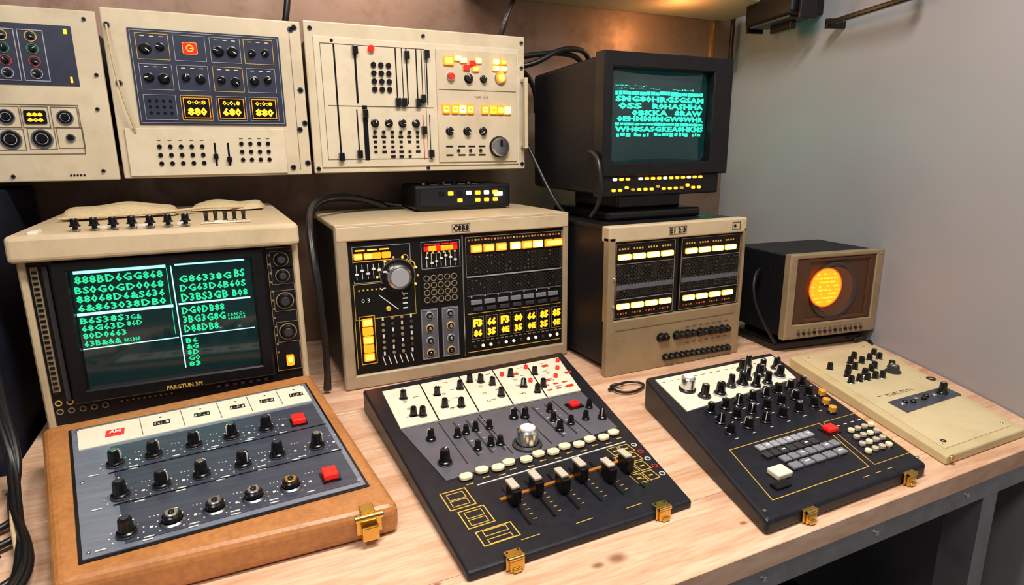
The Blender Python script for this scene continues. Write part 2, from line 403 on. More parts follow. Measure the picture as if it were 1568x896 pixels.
def panel3(b):
    plate(b, .205, .792, 1.254, 1.612); F = F16
    b.box(.225, .772, 1.596, 1.60, 1.268, 1.578, PANEL2, .0015); G = FY(1.596)
    b.outline(G(.37, 1.425), .26, .275, .001, LINE)
    b.box(.530, .764, 1.592, 1.596, 1.276, 1.566, PANEL, .0015); H = FY(1.592)
    def slider(F, x, z0, z1, w=.003, hz=None, m=BLK, hm=BLK):
        b.rect(F(x, (z0+z1)/2), w, z1-z0, m)
        hz = rnd.uniform(z0, z1) if hz is None else hz
        b.box(-.0065, .0065, -.010, .010, 0, .012, hm, .0015, F(x, hz, .001))
    slider(G, .272, 1.292, 1.562, .004, 1.294); slider(G, .322, 1.425, 1.556, .005, 1.55); slider(G, .318, 1.292, 1.41, .003, 1.30)
    slider(G, .338, 1.285, 1.42, .012, 1.40)
    for x, h in ((.424, 1.43), (.452, 1.545), (.478, 1.43), (.505, 1.55)): slider(G, x, 1.425, 1.562, .003, h)
    slider(G, .440, 1.425, 1.562, .002, 1.43); slider(G, .492, 1.425, 1.562, .002, 1.44)
    b.cyl(G(.362, 1.556), .008, .01, RED)
    for a in range(3):
        for c in range(4): b.cyl(G(.366+a*.019, 1.518-c*.0195), .0068, .006, BLK, seg=12)
    b.line(G, (.25, 1.418), (.52, 1.418), .0015, LINE)
    for a in range(4): b.knob(G(.362+a*.036, 1.377), .0085, .014)
    for a in range(6):
        for c in range(5):
            if rnd.random() < .85: b.rect(G(.360+a*.0225, 1.343-c*.0125), rnd.choice((.008, .012)), .006, BLK, .002)
    for a in range(6): b.cyl(G(.360+a*.0225, 1.355), .0045, .006, BLK, seg=10)
    slider(G, .490, 1.285, 1.40, .002, 1.36, REDP); slider(G, .508, 1.285, 1.40, .002, 1.30)
    b.line(H, (.535, 1.465), (.76, 1.465), .0012, LINE)
    for x, z, m in ((.564, 1.537, AMBER), (.606, 1.540, WARMW), (.632, 1.534, RED), (.648, 1.541, WARMW), (.700, 1.541, WARMW), (.722, 1.541, AMBER),
                    (.700, 1.524, WARMW), (.722, 1.524, WARMW), (.614, 1.522, RED), (.640, 1.520, AMBER), (.590, 1.545, WARMW)):
        w = .026 if x == .564 else .018; h = .013 if x > .58 else .021
        b.rrect(H(x, z), w+.004, h+.003, .003, GOLDP, .002); b.rrect(H(x, z, .002), w, h, .003, m, .004)
    for x, m0 in ((.553, AMBER), (.578, AMBER), (.600, WARMW), (.622, AMBER), (.665, AMBER), (.690, YELLOW), (.711, AMBER), (.733, WARMW)):
        b.rrect(H(x, 1.415), .022, .026, .003, GOLDP, .002); b.rrect(H(x, 1.415, .002), .019, .021, .003, m0, .004)
        b.rect(H(x, 1.415, .0068), .008, .003, GOLDP, .0004)
    b.cyl(H(.569, 1.498), .011, .008, CHROME); b.cyl(H(.569, 1.498, .008), .008, .006, RED)
    b.knob(H(.620, 1.495), .010, .014); b.knob(H(.663, 1.495), .008, .014)
    b.cyl(H(.713, 1.500), .017, .006, CHROME); b.cyl(H(.713, 1.500, .006), .013, .006, ORANGE); b.cyl(H(.713, 1.500, .012), .009, .001, AMBC)
    for x in (.562, .612, .659): b.knob(H(x, 1.358), .009, .015)
    for x in (.56, .595, .625, .655):
        for z in (1.318, 1.295): b.rect(H(x, z), .02, .004, BLK)
    for x in (.585, .62, .65): b.cyl(H(x, 1.307), .0045, .005, BLK, seg=10)
    b.cyl(H(.706, 1.316), .029, .006, BLK); b.cyl(H(.706, 1.316, .006), .026, .014, CHROME); b.box(-.003, .003, 0, .018, .019, .022, BLK, 0, H(.706, 1.316))
    b.box(.778, .786, 1.572, 1.600, 1.312, 1.320, CHROME, .002); b.box(.778, .786, 1.572, 1.600, 1.492, 1.500, CHROME, .002); b.box(.777, .787, 1.566, 1.574, 1.310, 1.502, PANEL, .003)
    for x, z in ((.22, 1.595), (.215, 1.265), (.50, 1.595), (.782, 1.595), (.782, 1.53), (.782, 1.268), (.50, 1.262), (.268, 1.57)): screw(b, F, x, z, r=.004)
    b.text(H(.655, 1.448), 'TAPE  CUE', .008, LINE, fit=(.04, .005))
for fn in (panel1, panel2, panel3): simple('wall_control_panel', fn)
cable('patch_lead', [[(-.193, 1.592, 1.572), (-.190, 1.575, 1.52), (-.188, 1.575, 1.45), (-.172, 1.58, 1.38), (-.168, 1.592, 1.352)]], .0022, CLOTH)

# ---------------------------------------------------------------- middle rack
def midrack(b):
    x0, x1 = .207, .812
    b.box(x0+.004, x1-.004, 1.40, 1.80, .765, 1.137, BODY, .004)
    b.box(x0, x1, 1.385, 1.80, 1.131, 1.145, CREAM, .004)
    M = FY(1.40)(.5095, .9475)
    b.frame(M, x1-x0, .393, .563, .322, .020, FRAMEM, ox=.006, oy=-.002, rec=.016)
    b.box(x0+.003, x1-.003, 1.3785, 1.384, 1.108, 1.140, CREAM, .002)
    for x in (.24, .78):
        for y in (1.45, 1.75): b.cyl(T((x, y, .75)), .015, .016, BLK)
    F = FY(1.388)
    b.rect(F(.5155, .9455), .57, .326, MESHM, .001)
    F = FY(1.387)
    b.text(FY(1.3785)(.507, 1.123), 'C8B8', .014, BLK, fit=(.042, .015), fat=.0004)
    b.outline(FY(1.3785)(.507, 1.123), .046, .018, .0008, LINE)
    b.outline(F(.312, 1.050), .135, .085, .0012, KEYL)
    for x in (.257, .280, .300, .322): b.rrect(F(x, 1.070), .020, .014, .002, AMBER if x < .29 else ORANGE, .004)
    for x in (.262, .290, .318): b.rect(F(x, 1.084), .022, .003, YELLOW)
    b.rect(F(.290, 1.034), .10, .040, BLK, .002)
    for i in range(7):
        x = .251+i*.013; b.rect(F(x, 1.034, .002), .0012, .034, WPR); b.rect(F(x, 1.025+rnd.random()*.018, .002), .008, .004, WPR, .004)
    b.rect(F(.290, 1.058), .09, .002, GOLDP)
    b.cyl(F(.347, 1.017), .040, .004, BLK, seg=32)
    b.ring(F(.347, 1.017), .040, .0425, CHROME, .004, 40, -20, 200)
    b.cyl(F(.347, 1.017, .004), .032, .020, CHROME, r2=.029, seg=32); b.cyl(F(.347, 1.017, .024), .022, .002, KEYL, seg=28)
    for k in range(9):
        a = radians(-30+k*26); b.cyl(F(.347+.049*cos(a), 1.017+.046*sin(a)), .0030, .003, GOLDP if k % 2 else YELLOW, seg=8)
    b.ring(F(.378, 1.04), .010, .013, GOLDP, .003); b.ring(F(.367, 1.06), .006, .008, GOLDP)
    b.outline(F(.456, 1.060), .098, .066, .0012, KEYL)
    for i in range(8): b.rect(F(.418+i*.0108, 1.076), .0098, .012, RED if i in (0, 3, 7) else ORANGE, .004, .001)
    for i in range(4): b.rect(F(.424+i*.022, 1.086), .018, .003, RED)
    for i in range(7):
        x = .420+i*.012; b.rect(F(x, 1.048), .0012, .034, WPR); b.rect(F(x, 1.04+rnd.random()*.02, .001), .007, .004, WPR, .004)
    for i in range(6): b.cyl(F(.422+i*.014, 1.066), .003, .003, GOLDP, seg=8)
    b.rrect(F(.452, .977), .096, .076, .004, BLK, .002)
    for i in range(5):
        for j in range(4): b.ring(F(.417+i*.0176, 1.004-j*.018, .002), .0060, .0078, TANL, .0015, 14)
    b.outline(F(.315, .962), .145, .085, .001, GOLDP)
    b.ring(F(.325, .955), .036, .0385, WPR, .002, 24, 20, 120)
    b.line(F, (.300, .975), (.345, .935), .002, WPR); b.cyl(F(.320, .940), .006, .006, GOLDP)
    for k in range(6): b.cyl(F(.254+k*.010, .990), .0022, .002, GOLDP, seg=8)
    b.text(F(.268, .965), '0 3', .01, WPR, fit=(.02, .01))
    for k in range(5): b.rect(F(.362, .985-k*.012), .012, .003, WPR)
    b.outline(F(.268, .868), .036, .118, .0015, GOLDP)
    for k in range(5): b.rrect(F(.268, .912-k*.0215), .024, .019, .002, ORANGE if k % 2 else AMBER, .004)
    b.line(F, (.24, .925), (.24, .80), .0012, GOLDP)
    for i in range(4):
        for j in range(7):
            x, z = .305+i*.023, .916-j*.0145
            if (i+j) % 3 == 0: b.rect(F(x, z), .004, .009, WPR, .002)
            else: b.cyl(F(x, z), .0042, .003, DKG if (i*j) % 2 else TANL, seg=8)
    for i in range(6): b.line(F, (.300+i*.014, .822), (.306+i*.014, .800), .0022, WPR)
    for cx in (.420, .474):
        b.rect(F(cx, .862), .044, .130, GREY, .003, .001); b.outline(F(cx, .862, .003), .040, .124, .001, KEYL)
        for k in range(4):
            z = .910-k*.032
            b.cyl(F(cx, z, .003), .0105, .002, GOLDP if (k+int(cx*10)) % 2 else KEYL); b.cyl(F(cx, z, .005), .0082, .002, BLK); b.cyl(F(cx, z, .007), .004, .003, CHROME)
    b.line(F, (.512, 1.103), (.512, .79), .003, CHROME)
    b.outline(F(.657, 1.047), .272, .100, .0012, TANL)
    for i, x in enumerate((.549, .583, .617, .657, .690, .722, .757, .780)):
        b.rrect(F(x, 1.067), .030, .020, .002, GOLDP, .002); b.rrect(F(x, 1.067, .002), .027, .017, .002, AMBER if i not in (3, 5) else WARMW, .004)
    for i in range(30): b.rect(F(.530+i*.0088, 1.089), .005, .004, [TANL, REDP, GOLDP][i % 3])
    def hexrow(z, h, n, x0=.526, x1=.790):
        for i in range(n):
            x = x0+(x1-x0)*i/(n-1); b.ring(F(x, z), h*.34, h*.5, MESHR, .002, 6)
            if rnd.random() < .3: b.rect(F(x, z), .0018, .0018, TANL, .001)
    for z in (1.047, 1.037, 1.027, 1.017, 1.007): hexrow(z, .010, 26)
    b.rect(F(.657, .996), .27, .003, KEYL, .002)
    for z in (.986, .976, .966, .956): hexrow(z, .010, 26)
    b.rect(F(.657, .947), .27, .003, GREY, .002)
    for i in range(7):
        x = .545+i*.037; b.rect(F(x, .930), .030, .012, KEYG, .006, .0015); b.rect(F(x+.004, .912), .026, .010, DKG, .006, .0015)
        b.cyl(F(x-.012, .944), .002, .002, WPR, seg=6)
    b.rect(F(.657, .900), .27, .0015, GOLDP)
    for i in range(7):
        x = .548+i*.0385
        b.rrect(F(x, .862), .034, .060, .002, BLK, .002); b.outline(F(x, .862, .002), .032, .058, .0008, TANL)
        b.text(F(x, .875, .002), rnd.choice(['66', '85', '80', 'F3', '55']), .02, YELLOW, fit=(.026, .022), fat=.0014)
        b.text(F(x, .848, .002), rnd.choice(['0E', '35', '86', 'ES']), .02, YELLOW, fit=(.024, .020), fat=.0014)
    for i in range(12): b.cyl(F(.540+i*.022, .812), .0042, .003, DOTW if i % 3 else DKG, seg=10)
    for i in range(20): b.rect(F(.535+i*.0135, .826), .008, .0025, TANL)
    b.line(F, (.52, .798), (.79, .798), .0015, GOLDP)
simple('equipment_rack', midrack)

def smallbox(b):
    M = T((.598, 1.665, 1.1455)) @ Matrix.Rotation(radians(-3), 4, 'Z')
    b.box(-.138, .138, -.085, .085, .004, .070, BEZ, .007, M)
    b.box(-.125, .125, -.075, .075, .0, .006, BLK, 0, M)
    F = lambda x, z, o=0: M @ T((x, -.085-o, z)) @ Matrix.Rotation(radians(90), 4, 'X')
    b.rect(F(.0, .037), .245, .046, BLACK, .001)
    for i in range(7):
        b.rrect(F(-.065+i*.026, .047, .001), .015, .011, .002, YELLOW if i in (1, 4, 6) else (DOTW if i % 2 else BLK), .003)
        if i in (2, 4, 5, 6): b.rrect(F(-.065+i*.026, .027, .001), .014, .010, .002, YELLOW, .003)
    b.rrect(F(.100, .042, .001), .026, .012, .002, DOTW, .003)
    for i in range(9): b.cyl(M @ T((-.10+i*.022, -.03+.03*(i % 2), .070)), .006, .005, BLK if i % 3 else CHROME, seg=12)
    for i in range(5): b.rect(M @ T((-.08+i*.04, -.06, .070)), .02, .004, GREY)
simple('control_box', smallbox)

# ---------------------------------------------------------------- right rack
def rightrack(b):
    b.box(.824, 1.236, 1.20, 1.60, .765, 1.118, BODY, .004)
    b.box(.806, 1.243, 1.182, 1.202, .750, .893, TAN, .003)
    b.box(.806, 1.243, 1.182, 1.215, 1.088, 1.126, CREAM, .004)
    b.box(.822, 1.238, 1.21, 1.60, 1.112, 1.124, BODY, .003)
    b.box(.806, .826, 1.182, 1.205, .890, 1.100, TAN, .002)
    b.box(1.234, 1.243, 1.182, 1.205, .890, 1.100, TAN, .002)
    b.box(.826, 1.234, 1.192, 1.205, .890, 1.090, BLK)
    for x in (.85, 1.2): b.cyl(T((x, 1.55, .75)), .015, .016, BLK)
    F = FY(1.190)
    for cx, w in ((.920, .184), (1.130, .204)):
        b.rect(F(cx, .990), w, .192, MESHM, .002); b.outline(F(cx, .990, .002), w-.006, .186, .0012, TANL)
        n = int(w/.0105)
        for z in (1.025, 1.015, 1.005, .995, .985, .965, .955):
            for i in range(n):
                M = F(cx-w/2+.010+i*(w-.02)/(n-1), z, .002)
                b.ring(M, .0031, .0048, MESHR, .002, 6)
                if rnd.random() < .3: b.rect(M, .0018, .0018, TANL, .001)
        b.rect(F(cx, .976, .002), w-.012, .013, GREY, .002)
        b.rect(F(cx, 1.033, .002), w-.012, .0015, KEYG, .002); b.rect(F(cx, .945, .002), w-.012, .0015, KEYG, .002)
    for x in (.853, .896, .939, .982, 1.059, 1.103, 1.147, 1.191):
        for z, q in ((1.051, 1.070), (.928, .909)):
            b.rrect(F(x, z, .002), .041, .018, .003, BLK, .003); b.rrect(F(x, z, .005), .037, .0135, .003, WARMW, .004)
            for k in range(4): b.rect(F(x-.012+k*.008, q, .002), .004, .004, GOLDP if k % 2 or z > 1 else REDP)
    G = FY(1.182)
    b.text(G(1.010, 1.107), 'E1 2:3', .012, BLK, fit=(.050, .014), fat=.0004); b.outline(G(1.010, 1.107), .055, .019, .0008, LINE)
    b.outline(G(1.205, 1.107), .026, .018, .001, BLK); b.cyl(G(1.200, 1.107), .004, .002, BLK)
    for i, t in enumerate((0, .07, .22, .29, .37, .45, .55, .63, .72, .80, .88, .96)):
        x = .972+t*.235; b.knob(G(x, .832-.006*t), .0085 if i % 2 else .010, .011, ptr=False)
    for i in range(13): b.knob(G(.990+i*.0178, .776-.005*i/12), .0078, .011, ptr=False)
    for i in range(7): b.rect(G(1.06+i*.022, .806), .012, .002, LINE); b.rect(G(1.06+i*.022, .850), .012, .002, LINE)
    b.line(G, (.83, .868), (1.22, .868), .001, LINE)
    b.cyl(G(.822, 1.0), .0035, .004, CHROME); b.cyl(G(.822, .93), .0035, .004, CHROME)
simple('equipment_rack', rightrack)

# ---------------------------------------------------------------- CRT television
def crt(b):
    b.hexa([(.850, 1.66, 1.200), (1.215, 1.66, 1.200), (1.228, 1.295, 1.192), (.842, 1.295, 1.192),
            (.850, 1.66, 1.520), (1.215, 1.66, 1.520), (1.228, 1.295, 1.528), (.842, 1.295, 1.528)], BODY, .012)
    b.frame(FY(1.30)(1.035, 1.386), .402, .292, .312, .224, .04, BEZ, ox=-.018, oy=-.002, rec=.022)
    b.box(.838, 1.216, 1.268, 1.31, 1.188, 1.244, BEZ, .006)
    cx, cz, w, h = 1.017, 1.384, .308, .222
    F = FY(1.284)
    bl = lambda v: .012*(1-min(1, abs(v.x/(w/2))**2.2))*(1-min(1, abs(v.y/(h/2))**2.2))
    nx, ny = 24, 18; vs = []; M = F(cx, cz)
    for j in range(ny+1):
        for i in range(nx+1):
            v = V(((i/nx-.5)*w, (j/ny-.5)*h, 0)); v.z = bl(v); vs.append(v)
    b.add(vs, [(j*(nx+1)+i, j*(nx+1)+i+1, (j+1)*(nx+1)+i+1, (j+1)*(nx+1)+i) for j in range(ny) for i in range(nx)], GLASS2, True, M)
    for sx in (-1, 1):
        for sy in (-1, 1):
            pts = [(sx*w/2, sy*h/2)]; r = .026
            for k in range(7):
                a = radians(90*k/6); pts.append((sx*(w/2-r+r*cos(a)), sy*(h/2-r+r*sin(a))))
            if sx*sy < 0: pts = pts[::-1]
            b.prism(pts, F(cx, cz), .0045, BEZ)
    def blk(x0, x1, z0, z1):
        n = max(1, int((x1-x0)/.01))
        for k in range(n):
            a0 = x0+(x1-x0)*k/n; a1 = x0+(x1-x0)*(k+1)/n
            q = [V((a0-cx, z0-cz, 0)), V((a1-cx, z0-cz, 0)), V((a1-cx, z1-cz, 0)), V((a0-cx, z1-cz, 0))]
            for v in q: v.z = bl(v)+.001
            b.add(q, [(0, 1, 2, 3)], TEAL, M=M)
    def blks(x, xe, z0, z1, gap=.003, lo=.006, hi=.022, p=.9, jit=.003):
        while x < xe:
            wd = min(rnd.uniform(lo, hi), xe-x)
            if rnd.random() < p: blk(x, x+wd, z0+rnd.uniform(0, jit), z1-rnd.uniform(0, jit))
            x += wd+rnd.uniform(.0008, gap)
    def txt(x0, x1, z0, z1, n, fat=.0012, chars='B8RAGMEWS0KH'):
        b.text(F((x0+x1)/2, (z0+z1)/2), rtext(1, n, chars), .02, TEAL, fit=(x1-x0, z1-z0), fat=fat, cs=1.05,
               bulge=lambda v: bl(V((v.x+(x0+x1)/2-cx, v.y+(z0+z1)/2-cz, 0))), z=.0012)
    blks(.880, 1.02, 1.449, 1.452, .004, .003, .008); blks(1.05, 1.12, 1.448, 1.453, .004, .003, .01)
    blks(.880, .97, 1.456, 1.458, .004, .004, .012)
    blks(.880, 1.155, 1.434, 1.446, .002, .006, .03, .97, .003); txt(.880, 1.158, 1.418, 1.434, 13)
    txt(.888, .955, 1.401, 1.418, 3); txt(.985, 1.158, 1.402, 1.417, 8)
    txt(.925, 1.035, 1.385, 1.401, 5); txt(1.055, 1.155, 1.386, 1.401, 4)
    txt(.885, 1.16, 1.371, 1.386, 13); blks(.880, 1.162, 1.361, 1.370, .002, .006, .03, .97, .002)
    txt(.880, 1.162, 1.347, 1.361, 15); blks(.885, 1.160, 1.334, 1.346, .004, .004, .014, .85, .004)
    G = FY(1.268)
    for i in range(15):
        if i != 3: b.rrect(G(.876+i*.0195, 1.232), .012, .007, .003, YELLOW if i % 4 else DOTW, .003)
        b.rrect(G(.873+i*.0195, 1.205+(.006 if i % 5 == 2 else 0)), .011, .007, .003, YELLOW if (i+1) % 4 else GOLDP, .003)
    b.box(.875, 1.18, 1.29, 1.58, 1.1245, 1.150, BLK, .008); b.box(.93, 1.14, 1.33, 1.55, 1.150, 1.195, BLK, .006)
simple('crt_television', crt)

# ---------------------------------------------------------------- small amber oscilloscope monitor
def smon(b):
    M0 = T((1.337, 1.11, 0)) @ Matrix.Rotation(radians(-8), 4, 'Z')
    b.box(.008, .308, .02, .235, .792, 1.024, BODY, .006, M0)
    b.box(-.0, .30, .0+.03, .22, .750, .775, BLK, .006, M0); b.box(.03, .27, .05, .20, .775, .795, BLK, 0, M0)
    F = lambda x, z, o=0: M0 @ T((x, -o, z)) @ Matrix.Rotation(radians(90), 4, 'X')
    b.frame(F(.158, .909, -.022), .318, .236, .268, .182, .022, TANF, oy=.014, rec=.018)
    b.rect(F(.158, .923, -.008), .266, .180, AMBD, .001)
    b.frame(F(.158, .923, -.008), .266, .180, .205, .160, .006, AMBD, ox=.012, rec=.004)
    b.prof(F(.155, .920, -.006), [(.080, 0), (.080, .004), (.072, .005), (.066, .001)], GLSD, 40)
    b.prof(F(.155, .920, -.005), [(.066, .001), (.05, .004), (.025, .006), (.001, .0065)], AMBG, 36)
    cx, cz, R = .118, .932, .052
    Mf = F(cx, cz, .003)
    b.cyl(Mf, R, .002, ORANGE, seg=32)
    for k in range(8):
        z = -.040+k*.011; half = math.sqrt(max(0, (R*.92)**2-z*z)); x = -half
        while x < half-.004:
            w = min(rnd.uniform(.004, .016), half-x)
            if rnd.random() < .62: b.rect(F(cx+x+w/2, cz+z+rnd.uniform(-.001, .001), .005), w, rnd.uniform(.003, .006), SCOPE, .0006)
            x += w+rnd.uniform(.001, .006)
    b.ring(F(cx, cz, .003), R, R+.003, ORANGED, .002, 36)
    for i in range(13): b.cyl(F(.045+i*.018, .806), .0048, .004, BLK if i % 2 else DKG, seg=10); b.rect(F(.045+i*.018, .816), .008, .0015, LINE)
    for x in (.012, .306):
        for z in (.80, 1.016): b.cyl(F(x, z), .0035, .002, CHROME, seg=10)
simple('oscilloscope_monitor', smon)

# ---------------------------------------------------------------- left data terminal
def leftmon(b):
    b.hexa([(-.362, 1.395, .75), (.122, 1.395, .75), (.10, 1.72, .75), (-.34, 1.72, .75), (-.362, 1.395, 1.13), (.122, 1.395, 1.13), (.10, 1.72, 1.13), (-.34, 1.72, 1.13)], CREAM, .006)
    b.hexa([(-.374, 1.352, 1.112), (.131, 1.352, 1.112), (.106, 1.73, 1.112), (-.350, 1.73, 1.112), (-.374, 1.356, 1.162), (.131, 1.356, 1.158), (.102, 1.73, 1.178), (-.346, 1.73, 1.178)], CREAM, .009)
    b.frame(FY(1.40)(-.120, .932), .495, .364, .470, .330, .020, CREAM, oy=.012, rec=.014)
    F = FY(1.387)
    b.rect(F(-.120, .944), .472, .332, BEZ, .001)
    F = FY(1.386)
    b.rect(F(-.343, .975), .012, .25, TANL, .004)
    for i in range(24): b.rect(F(-.343, 1.09-i*.0105, .004), .008, .005, BLK, .002)
    b.rect(F(-.326, .965), .008, .27, DKG, .006)
    b.frame(FY(1.386)(-.130, .966), .370, .282, .322, .238, .022, BEZ, ox=0, oy=.004, rec=.016)
    b.rrect(FY(1.382)(-.130, .970), .326, .242, .012, GLASS, .002)
    S = FY(1.3799)
    def tb(x0, x1, z0, z1, l, n, fat=.0007, k8='8&B0G6886SD3'):
        h = (z1-z0)/l
        for k in range(l):
            zc = z1-h*(k+.5)
            nn = n+rnd.choice((0, 0, 1)) if n > 4 else n
            b.text(S((x0+x1)/2, zc), rtext(1, nn, k8), .02, GREEN, fit=(x1-x0, h*.88), fat=fat, cs=1.10)
    tb(-.283, -.134, 1.060, 1.079, 1, 11); tb(-.285, -.135, 1.005, 1.058, 3, 11)
    tb(-.285, -.212, .950, .996, 3, 6); tb(-.285, -.222, .935, .949, 1, 6); tb(-.209, -.182, .968, .993, 2, 3, .0005); tb(-.218, -.19, .936, .946, 1, 6, .0003)
    tb(-.108, -.010, 1.046, 1.064, 1, 7); tb(-.108, .016, 1.027, 1.045, 1, 9); tb(-.004, .016, 1.048, 1.068, 1, 2)
    tb(-.108, -.02, 1.006, 1.026, 1, 7); tb(-.012, .018, 1.007, 1.025, 1, 3)
    tb(-.110, -.03, .960, .998, 2, 6); tb(-.110, -.045, .940, .959, 1, 5); tb(-.026, .008, .958, .974, 2, 6, .0003)
    tb(-.110, -.088, .866, .930, 5, 2)
    b.line(S, (-.283, 1.0845), (-.128, 1.0845), .007, ICE); b.line(S, (-.112, 1.085), (.018, 1.085), .0035, ICE)
    b.line(S, (-.288, 1.001), (-.124, 1.001), .0055, ICE); b.line(S, (-.114, 1.003), (.022, 1.003), .0035, ICE)
    b.line(S, (-.288, .931), (-.122, .933), .002, ICE); b.line(S, (-.116, .935), (.024, .935), .0018, ICE)
    b.line(S, (-.119, 1.084), (-.117, .866), .0022, ICE); b.line(S, (-.127, 1.08), (-.127, .94), .001, GREEN)
    b.text(FY(1.365)(-.122, .832), 'FARGTUN 3M', .01, GOLDP, fit=(.066, .009), fat=.0003)
    for i in range(7): b.rect(F(-.06+i*.016, .812), .008, .006, GREY, .003)
    for i in range(5):
        b.ring(F(-.345+i*.019, .826), .004, .006, GOLDP); b.ring(F(-.345+i*.019, .808), .004, .006, TANL)
    for i in range(10): b.cyl(F(-.24+i*.01, .812), .0022, .002, TANL, seg=6)
    b.rect(F(.088, .966), .052, .282, BODY, .004, .001)
    G = FY(1.382)
    b.outline(G(.088, .966), .050, .278, .001, TANL)
    for z, r in ((1.079, .016), (1.043, .015), (.987, .019), (.916, .019)):
        b.outline(G(.091, z), .044, .036 if r < .017 else .046, .0008, TANL)
        b.ring(G(.091, z), r*.88, r, TANL, .002); b.cyl(G(.091, z), r*.82, .008, BLK, seg=24); b.cyl(G(.091, z, .008), r*.5, .004, DKG, seg=20)
    b.rrect(G(.090, .850), .020, .030, .003, BLK, .002); b.rrect(G(.090, .850, .002), .016, .024, .003, ORANGE, .006); b.rrect(G(.090, .852, .008), .009, .013, .002, AMBC, .0004)
    for i in range(12): b.rect(G(.067, 1.09-i*.02), .004, .004, TANL, .001)
    for i in range(7):
        x = -.268+i*.031; M = T((x, 1.385, 1.163))
        b.cyl(M, .0085, .004, CHROME); b.cyl(M @ T((0, 0, .004)), .0045, .006, BLK); b.knob(M @ T((0, 0, .009)), .0075, .015, BLK, cap=CHROME if i % 2 else None, ptr=False)
    for i in range(5):
        M = T((-.045+i*.018, 1.42+.008*(i % 2), 1.165)) @ Matrix.Rotation(radians(25), 4, 'X')
        b.cyl(M, .005, .004, CHROME); b.cyl(M @ T((0, 0, .004)), .0032, .018, BLK, r2=.0045)
    for i in range(4): b.box(-.24+i*.07, -.222+i*.07, 1.405, 1.425, 1.162, 1.167, OFFW, .001)
    b.box(-.055, .04, 1.40, 1.405, 1.163, 1.1655, WHITE)
    b.box(-.34, -.325, 1.37, 1.41, 1.160, 1.1675, OFFW, .002)
simple('data_terminal', leftmon)
def pouch(w, d, h, seed):
    def f(b):
        nx, ny = 28, 12; vs = []; fs = []
        for side in (1, 0):
            for j in range(ny+1):
                for i in range(nx+1):
                    u = i/nx*2-1; v = j/ny*2-1
                    e = (1-abs(u)**6)*(1-abs(v)**3)
                    z = h*(max(e, 0)**.5)*(.85+.15*sin(u*5+seed))*(1 if side else 0)+.001
                    if side: z += .002*sin(v*9+u*3)*e
                    vs.append((u*w/2*(1-.06*abs(v)**4), v*d/2*(1-.1*abs(u)**4)+.004*sin(u*4+seed), z))
            o = 0 if side else (nx+1)*(ny+1)
            for j in range(ny):
                for i in range(nx):
                    q = (o+j*(nx+1)+i, o+j*(nx+1)+i+1, o+(j+1)*(nx+1)+i+1, o+(j+1)*(nx+1)+i)
                    fs.append(q if side else q[::-1])
        b.add(vs, fs, CLOTH, True)
    return f
o = simple('canvas_pouch', pouch(.22, .12, .024, 1)); o.location = (-.215, 1.59, 1.1745); o.rotation_euler = (radians(2.4), 0, radians(4))
o = simple('canvas_pouch', pouch(.16, .09, .018, 3)); o.location = (.000, 1.63, 1.1755); o.rotation_euler = (radians(2.4), 0, radians(-3))
cable('pouch_strap', [[(-.32, 1.52, 1.176), (-.2, 1.51, 1.178), (-.1, 1.54, 1.18), (-.05, 1.58, 1.185), (.03, 1.57, 1.18), (.08, 1.62, 1.18)]], .003, CLOTH)

# ---------------------------------------------------------------- desktop consoles
def wedge(b, A, B, C, D, m, bev):
    a, n = plane(A, B, D)
    C = (C[0], C[1], a.z-((C[0]-a.x)*n.x+(C[1]-a.y)*n.y)/n.z)
    bot = [V((p[0], p[1], .75)) for p in (D, C, B, A)]; top = [V(p) for p in (D, C, B, A)]
    b.hexa(bot+top, m, bev, 4)
def clasp(b, x, y, z):
    M = T((x, y, z)) @ Matrix.Scale(.82, 4)
    b.box(-.017, .017, -.004, .0, -.014, .010, GOLD, .001, M)
    b.box(-.012, .012, -.010, -.004, -.015, .006, GOLD, .0015, M)
    b.cyl(M @ T((-.014, -.007, .008)) @ Matrix.Rotation(radians(90), 4, 'Y'), .0035, .028, GOLD, seg=12)
    b.box(-.008, .008, -.014, -.009, -.015, -.008, GOLD, .0015, M)
    b.box(-.015, .015, -.003, .014, .009, .0105, GOLD, .0005, M)
    for q in (-.01, .01): b.cyl(M @ T((q, .009, .0105)), .002, .001, BLK, seg=8)

